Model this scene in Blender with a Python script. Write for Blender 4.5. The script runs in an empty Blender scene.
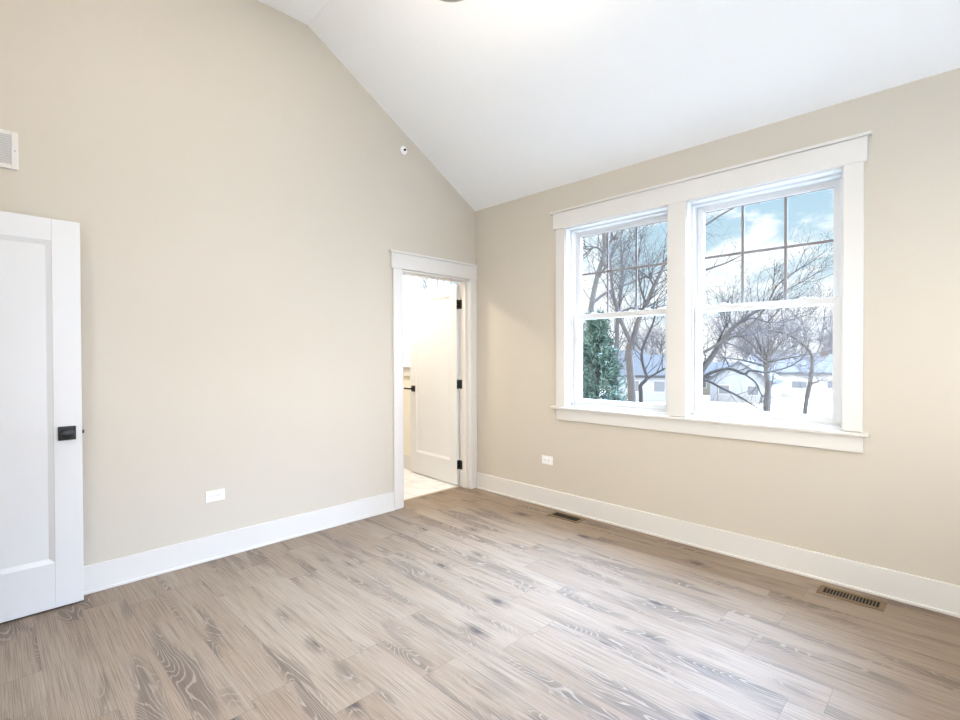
import bpy, bmesh, math, random
from mathutils import Vector, Matrix, noise

# ------------------------------------------------------------------ camera, sky, sun, exposure
SC = bpy.context.scene
COL = SC.collection
CAM_POS = Vector((-3.4298, -3.4667, 1.318))
FPX = 490.24
YAW, PITCH, ROLL = math.radians(45.206), math.radians(-0.569), math.radians(0.161)
_f = Vector((math.sin(YAW) * math.cos(PITCH), math.cos(YAW) * math.cos(PITCH), math.sin(PITCH)))
_r0 = Vector((math.cos(YAW), -math.sin(YAW), 0))
_d0 = _f.cross(_r0)
CAM_R = math.cos(ROLL) * _r0 + math.sin(ROLL) * _d0
CAM_D = -math.sin(ROLL) * _r0 + math.cos(ROLL) * _d0
CAM_F = _f
cam_data = bpy.data.cameras.new('camera')
cam_data.sensor_fit = 'HORIZONTAL'
cam_data.sensor_width = 36.0
cam_data.lens = FPX / 960 * 36
cam_data.clip_start = 0.02
cam_data.clip_end = 800
cam = bpy.data.objects.new('camera', cam_data)
COL.objects.link(cam)
cam.matrix_world = Matrix(((CAM_R.x, -CAM_D.x, -CAM_F.x, CAM_POS.x),
                           (CAM_R.y, -CAM_D.y, -CAM_F.y, CAM_POS.y),
                           (CAM_R.z, -CAM_D.z, -CAM_F.z, CAM_POS.z),
                           (0, 0, 0, 1)))
SC.camera = cam

SC.view_settings.view_transform = 'Standard'
SC.view_settings.look = 'None'
SC.view_settings.gamma = 1
SC.view_settings.use_curve_mapping = False
SC.view_settings.exposure = 0.0

SKY_GAIN = 1.0
HIGH_SKY = 58.0
BRIGHT_SKY = 9.7
WEST_SKY = 10.3
SUN_POWER = 0.8
LAMP_POWER = 15.0
FILL_POWER = 10.0
BATH_POWER = 42.0


def at(u, v, depth):
    """World point `depth` metres in front of the camera plane along the ray of photo pixel (u, v)."""
    return CAM_POS + CAM_F * depth + CAM_R * ((u - 480) / FPX * depth) + CAM_D * ((v - 360) / FPX * depth)


# ------------------------------------------------------------------ node helpers
class NT:
    def __init__(self, tree):
        self.t = tree
        self.n = tree.nodes
        self.l = tree.links

    def put(self, sock, val):
        if isinstance(val, bpy.types.NodeSocket):
            self.l.new(val, sock)
        elif val is not None:
            sock.default_value = val

    def math(self, op, a, b=None, c=None, clamp=False):
        m = self.n.new('ShaderNodeMath')
        m.operation = op
        m.use_clamp = clamp
        self.put(m.inputs[0], a)
        if b is not None: self.put(m.inputs[1], b)
        if c is not None: self.put(m.inputs[2], c)
        return m.outputs[0]

    def mix(self, fac, a, b, mode='MIX'):
        m = self.n.new('ShaderNodeMix')
        m.data_type = 'RGBA'
        m.blend_type = mode
        self.put(m.inputs[0], fac)
        self.put(m.inputs[6], a)
        self.put(m.inputs[7], b)
        return m.outputs[2]

    def ramp(self, fac, stops, interp='LINEAR'):
        r = self.n.new('ShaderNodeValToRGB')
        r.color_ramp.interpolation = interp
        els = r.color_ramp.elements
        while len(els) < len(stops): els.new(0.5)
        for e, (p, c) in zip(els, stops):
            e.position = p
            e.color = c if len(c) == 4 else (*c, 1)
        self.put(r.inputs[0], fac)
        return r.outputs[0]

    def noise(self, vec, scale, detail=3, rough=0.5, dist=0.0):
        t = self.n.new('ShaderNodeTexNoise')
        self.put(t.inputs['Vector'], vec)
        t.inputs['Scale'].default_value = scale
        t.inputs['Detail'].default_value = detail
        t.inputs['Roughness'].default_value = rough
        t.inputs['Distortion'].default_value = dist
        return t.outputs[0]

    def comb(self, x, y, z=0.0):
        c = self.n.new('ShaderNodeCombineXYZ')
        self.put(c.inputs[0], x); self.put(c.inputs[1], y); self.put(c.inputs[2], z)
        return c.outputs[0]

    def sep(self, v):
        s = self.n.new('ShaderNodeSeparateXYZ')
        self.put(s.inputs[0], v)
        return s.outputs

    def coord(self, which='Object'):
        return self.n.new('ShaderNodeTexCoord').outputs[which]

    def white(self, v):
        w = self.n.new('ShaderNodeTexWhiteNoise')
        w.noise_dimensions = '2D'
        self.put(w.inputs['Vector'], v)
        return w.outputs

    def smooth(self, x, a, b):
        m = self.n.new('ShaderNodeMapRange')
        m.interpolation_type = 'SMOOTHSTEP'
        self.put(m.inputs[0], x)
        m.inputs[1].default_value = a
        m.inputs[2].default_value = b
        return m.outputs[0]


world = bpy.data.worlds.new('sky')
SC.world = world
world.use_nodes = True
world.node_tree.nodes.clear()
w = NT(world.node_tree)
wo = w.n.new('ShaderNodeOutputWorld')
bg = w.n.new('ShaderNodeBackground')
dirv = w.coord('Generated')
sx, sy, sz = w.sep(dirv)[:]
blue = w.ramp(sz, [(0.0, (0.72, 0.86, 0.97)), (0.12, (0.70, 0.86, 0.97)), (0.30, (0.50, 0.76, 0.94)), (0.55, (0.38, 0.66, 0.95))])
az = w.math('ARCTAN2', sy, sx)
cv = w.comb(w.math('ADD', w.math('MULTIPLY', az, 3.2), w.math('MULTIPLY', sz, 2.2)), w.math('MULTIPLY', sz, 5.5))
n1 = w.noise(cv, 1.6, 7, 0.62, 0.5)
thr = w.ramp(sz, [(0.0, (0.36,) * 3), (0.14, (0.44,) * 3), (0.24, (0.55,) * 3), (0.42, (0.55,) * 3), (0.6, (0.2,) * 3)])
cm = w.smooth(w.math('SUBTRACT', n1, thr), -0.05, 0.10)
cloud = (1.25, 1.27, 1.30, 1)
sky = w.mix(cm, blue, cloud)
sky = w.mix(w.smooth(w.math("MULTIPLY", sy, -1.0), 0.25, 0.75), sky, (BRIGHT_SKY, BRIGHT_SKY * 1.08, BRIGHT_SKY * 1.29, 1))   # bright sector added to light the room from behind the viewer
sky = w.mix(w.smooth(w.math("MULTIPLY", sx, -1.0), 0.3, 0.75), sky, (WEST_SKY, WEST_SKY * 0.965, WEST_SKY * 0.91, 1))  # bright sector added to send light in through the left windows
_pa, _pe = math.radians(-14), math.radians(47)       # bright patch added above the framed view, to light floor and walls
pdot = w.n.new('ShaderNodeVectorMath')
pdot.operation = 'DOT_PRODUCT'
w.l.new(dirv, pdot.inputs[0])
pdot.inputs[1].default_value = (math.cos(_pa) * math.cos(_pe), math.sin(_pa) * math.cos(_pe), math.sin(_pe))
sky = w.mix(w.smooth(pdot.outputs['Value'], 0.80, 0.97), sky, (HIGH_SKY * 0.66, HIGH_SKY * 0.94, HIGH_SKY * 1.42, 1))
w.put(bg.inputs[0], sky)
bg.inputs[1].default_value = SKY_GAIN
w.l.new(bg.outputs[0], wo.inputs[0])

sun_data = bpy.data.lights.new('sun', 'SUN')
sun_data.energy = SUN_POWER
sun_data.angle = math.radians(2)
sun_data.color = (1.0, 0.96, 0.9)
sun = bpy.data.objects.new('sun', sun_data)
COL.objects.link(sun)
sun.location = (-20, -6, 30)
sun.rotation_euler = Vector((0.70, -0.35, -0.62)).to_track_quat('-Z', 'Y').to_euler()   # from behind the house, over its roof


# ------------------------------------------------------------------ materials
def material(name):
    m = bpy.data.materials.new(name)
    m.use_nodes = True
    t = NT(m.node_tree)
    b = m.node_tree.nodes['Principled BSDF']
    return m, t, b


def plain(name, col, rough=0.5, metal=0.0, var=0.03, scale=8.0, bump=0.0, bscale=200.0, spec=0.5):
    m, t, b = material(name)
    n = t.noise(t.coord(), scale, 3)
    lo = tuple(max(0, c * (1 - var)) for c in col) + (1,)
    hi = tuple(min(1, c * (1 + var)) for c in col) + (1,)
    t.put(b.inputs['Base Color'], t.mix(n, lo, hi))
    b.inputs['Roughness'].default_value = rough
    b.inputs['Metallic'].default_value = metal
    b.inputs['Specular IOR Level'].default_value = spec
    if bump:
        bp = t.n.new('ShaderNodeBump')
        bp.inputs['Strength'].default_value = bump
        bp.inputs['Distance'].default_value = 0.002
        t.put(bp.inputs['Height'], t.noise(t.coord(), bscale, 2))
        t.l.new(bp.outputs[0], b.inputs['Normal'])
    return m


M = {}
M['wall'] = plain('beige_wall_paint', (0.590, 0.530, 0.443), 0.75, var=0.008, scale=2, bump=0.08, bscale=260, spec=0.25)
M['ceil'] = plain('white_ceiling_paint', (0.905, 0.893, 0.875), 0.85, var=0.006, scale=2, spec=0.2)
M['trim'] = plain('white_trim_paint', (0.70, 0.668, 0.625), 0.35, var=0.01, scale=3)
M['door'] = plain('white_door_paint', (0.70, 0.685, 0.665), 0.4, var=0.008, scale=2)
M['vinyl'] = plain('white_window_vinyl', (0.70, 0.70, 0.70), 0.35, var=0.01, scale=5)
M['grille'] = plain('shaded_grille_grey_spacer', (0.22, 0.20, 0.195), 0.5, var=0.05)  # backlit shade of white grille bars put into the grey; spacers share it
M['black'] = plain('matte_black_hardware', (0.010, 0.010, 0.011), 0.35, var=0.2)
M['plastic'] = plain('white_outlet_plastic', (0.86, 0.86, 0.85), 0.3, var=0.01)
M['dark'] = plain('dark_slot', (0.022, 0.015, 0.010), 0.7, var=0.1)
M['nickel'] = plain('brushed_nickel', (0.42, 0.39, 0.35), 0.38, metal=0.85, var=0.06, scale=40)
M['brass'] = plain('antique_bronze_metal', (0.18, 0.115, 0.055), 0.5, metal=0.2, var=0.1, scale=30)
M['ductdark'] = plain('duct_interior', (0.012, 0.009, 0.007), 0.9, var=0.1)
M['steel'] = plain('steel_screw', (0.5, 0.5, 0.5), 0.35, metal=0.9)
M['strip'] = plain('beige_threshold', (0.50, 0.42, 0.30), 0.5, var=0.06, scale=30)
M['bathwall'] = plain('cream_wall_paint', (0.80, 0.74, 0.62), 0.75, var=0.01, scale=2)
M['ground'] = plain('pale_winter_lawn', (0.43, 0.405, 0.36), 0.95, var=0.35, scale=0.35)
M['road'] = plain('grey_road', (0.101, 0.101, 0.103), 0.9, var=0.1, scale=1)
M['bark'] = plain('grey_bark', (0.031, 0.028, 0.027), 0.9, var=0.4, scale=6, bump=0.6, bscale=20)
M['bark_dark'] = plain('dark_bark', (0.013, 0.011, 0.011), 0.9, var=0.4, scale=6, bump=0.6, bscale=20)
M['bark_pale'] = plain('pale_bark', (0.043, 0.043, 0.041), 0.9, var=0.3, scale=4, bump=0.5, bscale=20)
M['bark_tan'] = plain('tan_bark', (0.037, 0.031, 0.029), 0.9, var=0.35, scale=6, bump=0.6, bscale=20)
M['twig_far'] = plain('far_grey_twigs', (0.060, 0.055, 0.058), 0.9, var=0.25, scale=2)
M['siding_white'] = plain('white_siding', (0.226, 0.223, 0.217), 0.7, var=0.03, scale=2)
M['siding_grey'] = plain('blue_grey_siding', (0.150, 0.164, 0.186), 0.7, var=0.06, scale=2)
M['siding_cream'] = plain('cream_siding', (0.112, 0.112, 0.093), 0.7, var=0.05, scale=2)
M['shingle'] = plain('grey_shingles', (0.050, 0.050, 0.057), 0.9, var=0.25, scale=6)
M['shingle_dark'] = plain('dark_shingles', (0.024, 0.024, 0.026), 0.9, var=0.25, scale=6)
M['house_glass'] = plain('dark_house_window', (0.069, 0.074, 0.088), 0.15, var=0.2, scale=2)
M['brick'] = plain('brick_chimney', (0.05, 0.042, 0.04), 0.85, var=0.25, scale=12)


def make_needles():
    m, t, b = material('evergreen_needles')
    n = t.noise(t.coord(), 1.6, 4, 0.65)
    t.put(b.inputs['Base Color'], t.ramp(n, [(0.3, (0.013, 0.030, 0.023)), (0.55, (0.036, 0.068, 0.053)), (0.75, (0.10, 0.15, 0.12))]))
    b.inputs['Roughness'].default_value = 0.8
    return m


M['needles'] = make_needles()


def make_glass():
    m = bpy.data.materials.new('clear_window_glass')
    m.use_nodes = True
    m.node_tree.nodes.clear()
    t = NT(m.node_tree)
    o = t.n.new('ShaderNodeOutputMaterial')
    tr = t.n.new('ShaderNodeBsdfTransparent')
    tr.inputs[0].default_value = (0.97, 0.985, 0.98, 1)
    gl = t.n.new('ShaderNodeBsdfGlossy')
    gl.inputs['Roughness'].default_value = 0.01
    fr = t.n.new('ShaderNodeFresnel')
    fr.inputs[0].default_value = 1.45
    mx = t.n.new('ShaderNodeMixShader')
    t.l.new(t.math('MULTIPLY', fr.outputs[0], 0.12), mx.inputs[0])
    t.l.new(tr.outputs[0], mx.inputs[1])
    t.l.new(gl.outputs[0], mx.inputs[2])
    t.l.new(mx.outputs[0], o.inputs[0])
    return m


M['glass'] = make_glass()


def make_planks():
    m, t, b = material('grey_brown_oak_planks')
    PW, PL = 0.182, 1.25
    x, y, _ = t.sep(t.coord('Object'))[:]
    px = t.math('DIVIDE', x, PW)
    ix = t.math('FLOOR', px)
    fx = t.math('FRACT', px)
    offs = t.white(t.comb(ix, 3.7))[0]
    py = t.math('ADD', t.math('DIVIDE', y, PL), t.math('MULTIPLY', offs, 7.3))
    iy = t.math('FLOOR', py)
    fy = t.math('FRACT', py)
    wn = t.white(t.comb(ix, iy))
    rnd = wn[0]
    rs = t.sep(wn[1])
    r2, r3 = rs[0], rs[1]
    # grain space, shifted per plank
    gx = t.math('ADD', x, t.math('MULTIPLY', rnd, 41.0))
    gy = t.math('ADD', y, t.math('MULTIPLY', r2, 57.0))
    # slow field whose level lines make the cathedral figure
    field = t.noise(t.comb(t.math('MULTIPLY', gx, 6.0), t.math('MULTIPLY', gy, 1.15)), 1.0, 2, 0.4, 0.3)
    wob = t.noise(t.comb(t.math('MULTIPLY', gx, 60.0), t.math('MULTIPLY', gy, 16.0), 2.0), 1.0, 2, 0.5)
    ringw = t.math('ADD', t.math('MULTIPLY', field, 230.0), t.math('MULTIPLY', wob, 3.0))
    rings = t.math('ADD', t.math('MULTIPLY', t.math('SINE', ringw), 0.5), 0.5)
    # dark heartwood areas, long and narrow
    heart = t.smooth(t.noise(t.comb(t.math('MULTIPLY', gx, 9.0), t.math('MULTIPLY', gy, 1.25), 4.0), 1.0, 3, 0.5, 0.5), 0.50, 0.64)
    tone = t.noise(t.comb(t.math('MULTIPLY', gx, 5.0), t.math('MULTIPLY', gy, 0.9), 7.0), 1.0, 2, 0.5)
    # fine fibres and limed pores
    fib = t.noise(t.comb(t.math('MULTIPLY', gx, 300.0), t.math('MULTIPLY', gy, 3.2)), 1.0, 3, 0.6)
    fib2 = t.noise(t.comb(t.math('MULTIPLY', gx, 70.0), t.math('MULTIPLY', gy, 1.3), 9.0), 1.0, 4, 0.7)
    # knots
    vo = t.n.new('ShaderNodeTexVoronoi')
    t.put(vo.inputs['Vector'], t.comb(t.math('ADD', t.math('MULTIPLY', gx, 5.6), t.math('MULTIPLY', wob, 0.12)), t.math('MULTIPLY', gy, 2.6)))
    vo.inputs['Scale'].default_value = 1.0
    kd = t.math('ADD', vo.outputs[0], t.math('MULTIPLY', t.math('SUBTRACT', fib2, 0.5), 0.16))
    kon = t.math('GREATER_THAN', t.sep(vo.outputs[1])[0], 0.42)
    knot = t.math('MULTIPLY', t.smooth(kd, 0.15, 0.04), kon)
    halo = t.math('MULTIPLY', t.smooth(kd, 0.34, 0.12), kon)
    base = t.ramp(rnd, [(0.0, (0.245, 0.171, 0.112)), (0.35, (0.288, 0.207, 0.141)), (0.65, (0.262, 0.186, 0.124)), (1.0, (0.305, 0.226, 0.158))])
    dark = (0.068, 0.047, 0.035, 1)
    pale = (0.42, 0.335, 0.26, 1)
    c = t.mix(t.math('MULTIPLY', t.smooth(tone, 0.35, 0.65), 0.30), base, pale)
    c = t.mix(t.math('MULTIPLY', t.smooth(fib2, 0.50, 0.74), 0.32), c, pale)
    c = t.mix(t.math('MULTIPLY', t.smooth(fib2, 0.47, 0.26), 0.34), c, dark)
    dk = t.math('MAXIMUM', heart, t.math('MULTIPLY', halo, 0.9))
    c = t.mix(t.math('MULTIPLY', dk, 0.54), c, dark)
    ringamt = t.math('MULTIPLY', t.smooth(rings, 0.74, 0.99), t.math('ADD', t.math('MULTIPLY', dk, 0.52), 0.07))
    c = t.mix(ringamt, c, pale)
    c = t.mix(t.math('MULTIPLY', t.smooth(fib, 0.56, 0.34), 0.45), c, dark)
    c = t.mix(t.math('MULTIPLY', t.smooth(fib, 0.58, 0.72), 0.30), c, pale)
    c = t.mix(t.math('MULTIPLY', knot, 0.8), c, (0.050, 0.036, 0.028, 1))
    # seams
    ex = t.math('MINIMUM', fx, t.math('SUBTRACT', 1.0, fx))
    ey = t.math('MINIMUM', fy, t.math('SUBTRACT', 1.0, fy))
    seam = t.math('MAXIMUM', t.math('LESS_THAN', ex, 0.0065), t.math('LESS_THAN', ey, 0.0011))
    c = t.mix(t.math('MULTIPLY', seam, 0.38), c, (0.10, 0.075, 0.06, 1))
    t.put(b.inputs['Base Color'], c)
    t.put(b.inputs['Roughness'], t.math('ADD', 0.48, t.math('MULTIPLY', fib, 0.16)))
    b.inputs['Specular IOR Level'].default_value = 0.38
    bp = t.n.new('ShaderNodeBump')
    bp.inputs['Strength'].default_value = 0.25
    bp.inputs['Distance'].default_value = 0.002
    t.put(bp.inputs['Height'], t.math('SUBTRACT', t.math('ADD', t.math('MULTIPLY', fib, 0.5), t.math('MULTIPLY', fib2, 0.5)), seam))
    t.l.new(bp.outputs[0], b.inputs['Normal'])
    return m


M['planks'] = make_planks()


def make_tiles():
    m, t, b = material('white_marble_tiles')
    x, y, _ = t.sep(t.coord('Object'))[:]
    py = t.math('DIVIDE', x, 0.31)
    iy = t.math('FLOOR', py)
    px = t.math('ADD', t.math('DIVIDE', y, 0.61), t.math('MULTIPLY', iy, 0.5))
    ex = t.math('FRACT', px); ey = t.math('FRACT', py)
    g = t.math('MAXIMUM', t.math('LESS_THAN', ex, 0.010), t.math('LESS_THAN', ey, 0.02))
    n = t.noise(t.coord('Object'), 2.2, 6, 0.6, 1.2)
    vein = t.smooth(t.math('ABSOLUTE', t.math('SUBTRACT', n, 0.5)), 0.035, 0.0)
    c = t.mix(t.math('MULTIPLY', vein, 0.35), (0.80, 0.785, 0.76, 1), (0.50, 0.48, 0.46, 1))
    c = t.mix(g, c, (0.50, 0.47, 0.43, 1))
    t.put(b.inputs['Base Color'], c)
    b.inputs['Roughness'].default_value = 0.3
    return m


M['tiles'] = make_tiles()


# ------------------------------------------------------------------ mesh helpers
class MB:
    """Collects shapes in one bmesh and links them as one mesh object."""

    def __init__(self):
        self.bm = bmesh.new()

    def _merge(self, tmp):
        me = bpy.data.meshes.new('tmp')
        tmp.to_mesh(me)
        tmp.free()
        self.bm.from_mesh(me)
        bpy.data.meshes.remove(me)

    def box(self, a, b, bev=0.0, seg=2, mat=None):
        x0, x1 = sorted((a[0], b[0])); y0, y1 = sorted((a[1], b[1])); z0, z1 = sorted((a[2], b[2]))
        t = bmesh.new()
        v = [t.verts.new(p) for p in ((x0, y0, z0), (x1, y0, z0), (x1, y1, z0), (x0, y1, z0),
                                      (x0, y0, z1), (x1, y0, z1), (x1, y1, z1), (x0, y1, z1))]
        for f in ((0, 3, 2, 1), (4, 5, 6, 7), (0, 1, 5, 4), (1, 2, 6, 5), (2, 3, 7, 6), (3, 0, 4, 7)):
            t.faces.new([v[i] for i in f])
        if bev:
            bmesh.ops.bevel(t, geom=list(t.edges), offset=min(bev, 0.45 * min(x1 - x0, y1 - y0, z1 - z0)), segments=seg, affect='EDGES', profile=0.5)
        if mat is not None: bmesh.ops.transform(t, matrix=mat, verts=t.verts)
        self._merge(t)
        return self

    def prism(self, poly, axis, lo, hi):
        """Extrude a 2D polygon: axis 'y' takes (x,z) points, 'x' takes (y,z), 'z' takes (x,y)."""
        def p3(p, h):
            return {'y': (p[0], h, p[1]), 'x': (h, p[0], p[1]), 'z': (p[0], p[1], h)}[axis]
        t = bmesh.new()
        a = [t.verts.new(p3(p, lo)) for p in poly]
        b = [t.verts.new(p3(p, hi)) for p in poly]
        t.faces.new(a); t.faces.new(b[::-1])
        n = len(poly)
        for i in range(n):
            t.faces.new((a[i], b[i], b[(i + 1) % n], a[(i + 1) % n]))
        bmesh.ops.recalc_face_normals(t, faces=t.faces)
        self._merge(t)
        return self

    def lathe(self, prof, mat=None, n=32):
        """Revolve (radius, height) points about local z."""
        t = bmesh.new()
        rings = []
        for r, h in prof:
            if r < 1e-6:
                rings.append([t.verts.new((0, 0, h))])
            else:
                rings.append([t.verts.new((r * math.cos(2 * math.pi * k / n), r * math.sin(2 * math.pi * k / n), h)) for k in range(n)])
        for A, B in zip(rings, rings[1:]):
            for k in range(n):
                k2 = (k + 1) % n
                if len(A) == 1 and len(B) == 1: continue
                if len(A) == 1: t.faces.new((A[0], B[k], B[k2]))
                elif len(B) == 1: t.faces.new((A[k], A[k2], B[0]))
                else: t.faces.new((A[k], A[k2], B[k2], B[k]))
        bmesh.ops.recalc_face_normals(t, faces=t.faces)
        if mat is not None: bmesh.ops.transform(t, matrix=mat, verts=t.verts)
        self._merge(t)
        return self

    def tube(self, pts, radii, n=8):
        vs, fs = [], []
        tube_into(vs, fs, pts, radii, n)
        t = bmesh.new()
        bv = [t.verts.new(p) for p in vs]
        for f in fs: t.faces.new([bv[i] for i in f])
        self._merge(t)
        return self

    def build(self, name, mat, parent=None, smooth=False):
        me = bpy.data.meshes.new(name)
        self.bm.to_mesh(me)
        self.bm.free()
        return link_mesh(name, me, mat, parent, smooth)


def link_mesh(name, me, mat, parent=None, smooth=False):
    me.materials.append(mat)
    if smooth:
        for p in me.polygons: p.use_smooth = True
    o = bpy.data.objects.new(name, me)
    COL.objects.link(o)
    if parent is not None:
        o.parent = parent
        bpy.context.view_layer.update()
        o.matrix_parent_inverse = parent.matrix_world.inverted()
    return o


def tube_into(vs, fs, pts, radii, n=5):
    base = len(vs)
    m = len(pts)
    up = Vector((0.31, 0.17, 0.93))
    for i, p in enumerate(pts):
        d = (pts[min(i + 1, m - 1)] - pts[max(i - 1, 0)])
        if d.length < 1e-9: d = Vector((0, 0, 1))
        d.normalize()
        a = d.cross(up)
        if a.length < 0.05: a = d.cross(Vector((1, 0, 0)))
        a.normalize()
        b = d.cross(a)
        for k in range(n):
            q = 2 * math.pi * k / n
            vs.append(p + (a * math.cos(q) + b * math.sin(q)) * radii[i])
    for i in range(m - 1):
        for k in range(n):
            k2 = (k + 1) % n
            fs.append((base + i * n + k, base + i * n + k2, base + (i + 1) * n + k2, base + (i + 1) * n + k))
    if n >= 4:
        fs.append(tuple(base + k for k in range(n))[::-1])
        fs.append(tuple(base + (m - 1) * n + k for k in range(n)))


def empty(name, loc=(0, 0, 0)):
    o = bpy.data.objects.new(name, None)
    o.empty_display_size = 0.1
    o.location = loc
    COL.objects.link(o)
    bpy.context.view_layer.update()
    return o


def tag(o, label, cat, group=None, kind=None):
    o['label'] = label
    o['category'] = cat
    if group: o['group'] = group
    if kind: o['kind'] = kind
    return o


def part_label(o, label):
    o['label'] = label
    return o


def copy_tree(o, parent=None):
    c = o.copy()
    COL.objects.link(c)
    if parent is not None: c.parent = parent
    for ch in list(o.children): copy_tree(ch, c)
    return c


# ------------------------------------------------------------------ room shell
RX0, RY0 = -3.90, -4.40          # left wall and front wall, behind the camera
EAVE, TOPZ, RIDGE = 2.743, 3.758, -1.74
SLOPE = (TOPZ - EAVE) / -RIDGE
TW = 0.145                       # back wall thickness (doorway depth)
XW = 0.19                        # outside wall thickness
DX0, DX1, DZ = -0.902, -0.077, 2.056      # doorway in the back wall


def ceil_z(x): return min(TOPZ, EAVE - SLOPE * x)


floor = MB().box((RX0 - 0.12, RY0, -0.12), (0, TW - 0.012, 0)).build('floor', M['planks'])
tag(floor, 'grey brown oak plank floor of the empty bedroom', 'floor', kind='structure')

wb = MB()
wb.prism([(RX0 - 0.12, 0), (DX0, 0), (DX0, ceil_z(DX0)), (RIDGE, TOPZ), (RX0 - 0.12, TOPZ)], 'y', 0, TW)
wb.prism([(DX0, DZ), (DX1, DZ), (DX1, ceil_z(DX1)), (DX0, ceil_z(DX0))], 'y', 0, TW)
wb.prism([(DX1, 0), (0, 0), (0, EAVE), (DX1, ceil_z(DX1))], 'y', 0, TW)
tag(wb.build('wall_back', M['wall']), 'beige gable wall holding the doorway to the tiled bathroom', 'wall', kind='structure')

W1 = (-1.073, -1.962)            # opening of the window nearer the corner (y)
W2 = (-2.081, -2.972)            # opening of the right-hand window
WZ0, WZ1 = 0.885, 2.380
W3 = (0.24, 1.21)                # bathroom window
W3Z0 = 1.20
wr = MB()
wr.box((0, RY0 - XW, 0), (XW, W2[1], EAVE + 0.1))
wr.box((0, W2[0], 0), (XW, W1[1], EAVE + 0.1))
wr.box((0, W1[0], 0), (XW, TW, EAVE + 0.1))
for a, b in (W1, W2):
    wr.box((0, a, 0), (XW, b, WZ0 - 0.004))
    wr.box((0, a, WZ1), (XW, b, EAVE + 0.1))
tag(wr.build('wall_right', M['wall']), 'beige wall holding the pair of tall windows', 'wall', kind='structure')

FW = [(-3.34, -2.42), (-2.30, -1.38), (-1.26, -0.34)]      # unseen windows added behind the viewer for fill light (x)
wf = MB()
_xs = [RX0 - 0.12] + [x for p in FW for x in p] + [0.0]
for k in range(0, len(_xs), 2):
    xs_ = [_xs[k]] + ([RIDGE] if _xs[k] < RIDGE < _xs[k + 1] else []) + [_xs[k + 1]]
    wf.prism([(_xs[k], 0), (_xs[k + 1], 0)] + [(x, ceil_z(x)) for x in xs_[::-1]], 'y', RY0 - XW, RY0)
for a, b in FW:
    xs_ = [a] + ([RIDGE] if a < RIDGE < b else []) + [b]
    wf.prism([(a, 0), (b, 0), (b, WZ0 - 0.004), (a, WZ0 - 0.004)], 'y', RY0 - XW, RY0)
    wf.prism([(a, WZ1), (b, WZ1)] + [(x, ceil_z(x)) for x in xs_[::-1]], 'y', RY0 - XW, RY0)
tag(wf.build('wall_front', M['wall']), 'beige wall behind the viewer', 'wall', kind='structure')

LD0, LD1 = -0.085, -0.915        # doorway in the left wall, where the open door hangs
wl = MB()
wl.box((RX0 - 0.12, LD0, 0), (RX0, 0, TOPZ))
LW = [(-3.32, -2.40), (-2.28, -1.36)]                     # unseen windows added in the left wall to brighten the window wall (y)
wl.box((RX0 - 0.12, LW[1][1], 0), (RX0, LD1, TOPZ))
wl.box((RX0 - 0.12, LW[0][1], 0), (RX0, LW[1][0], TOPZ))
wl.box((RX0 - 0.12, RY0, 0), (RX0, LW[0][0], TOPZ))
for a, b in LW:
    wl.box((RX0 - 0.12, a, 0), (RX0, b, WZ0 - 0.004))
    wl.box((RX0 - 0.12, a, WZ1), (RX0, b, TOPZ))
wl.box((RX0 - 0.12, LD0, 2.055), (RX0, LD1, TOPZ))
tag(wl.build('wall_left', M['wall']), 'beige wall beside the open white door', 'wall', kind='structure')

ce = MB()
ce.prism([(0.0, EAVE), (RIDGE, TOPZ), (RIDGE, TOPZ + 0.12), (0.0, EAVE + 0.14)], 'y', RY0 - XW, TW)
ce.prism([(RIDGE, TOPZ), (RX0 - 0.12, TOPZ), (RX0 - 0.12, TOPZ + 0.12), (RIDGE, TOPZ + 0.12)], 'y', RY0 - XW, TW)
tag(ce.build('ceiling', M['ceil']), 'white ceiling sloping up from the window wall to a flat middle', 'ceiling', kind='structure')

# closet behind the left wall
cl = MB()
cx0 = RX0 - 0.12
cl.box((cx0 - 0.8, 0.0, 0), (cx0, 0.1, 2.5))
cl.box((cx0 - 0.8, -1.15, 0), (cx0, -1.05, 2.5))
cl.box((cx0 - 0.9, -1.15, 0), (cx0 - 0.8, 0.1, 2.5))
cl.box((cx0 - 0.9, -1.15, 2.5), (cx0, 0.1, 2.6))
tag(cl.build('wall_closet', M['wall']), 'beige closet walls beyond the open white door', 'wall', kind='structure')
cf = MB().box((cx0 - 0.8, -1.05, -0.12), (cx0, 0, 0)).build('floor_closet', M['planks'])
tag(cf, 'grey brown plank floor inside the closet', 'floor', kind='structure')

# bathroom shell
BX0, BY1, BZ = -2.3, 2.5, 2.6
ba = MB()
ba.box((0, TW, 0), (XW, W3[0], BZ)); ba.box((0, W3[1], 0), (XW, BY1 + 0.1, BZ))
ba.box((0, W3[0], 0), (XW, W3[1], W3Z0 - 0.004)); ba.box((0, W3[0], WZ1), (XW, W3[1], BZ))
ba.box((BX0 - 0.1, BY1, 0), (0, BY1 + 0.1, BZ)); ba.box((BX0 - 0.1, TW, 0), (BX0, BY1, BZ))
tag(ba.build('wall_bathroom', M['bathwall']), 'cream bathroom walls seen through the doorway', 'wall', kind='structure')
tag(MB().box((BX0 - 0.1, TW, BZ), (XW, BY1 + 0.1, BZ + 0.1)).build('ceiling_bathroom', M['ceil']),
    'white bathroom ceiling beyond the doorway', 'ceiling', kind='structure')
tag(MB().box((BX0 - 0.1, TW + 0.012, -0.12), (0, BY1, 0.004)).build('floor_bathroom', M['tiles']),
    'white marble tile floor beyond the doorway', 'floor', kind='structure')

# baseboards
BH, BT = 0.155, 0.015


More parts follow.
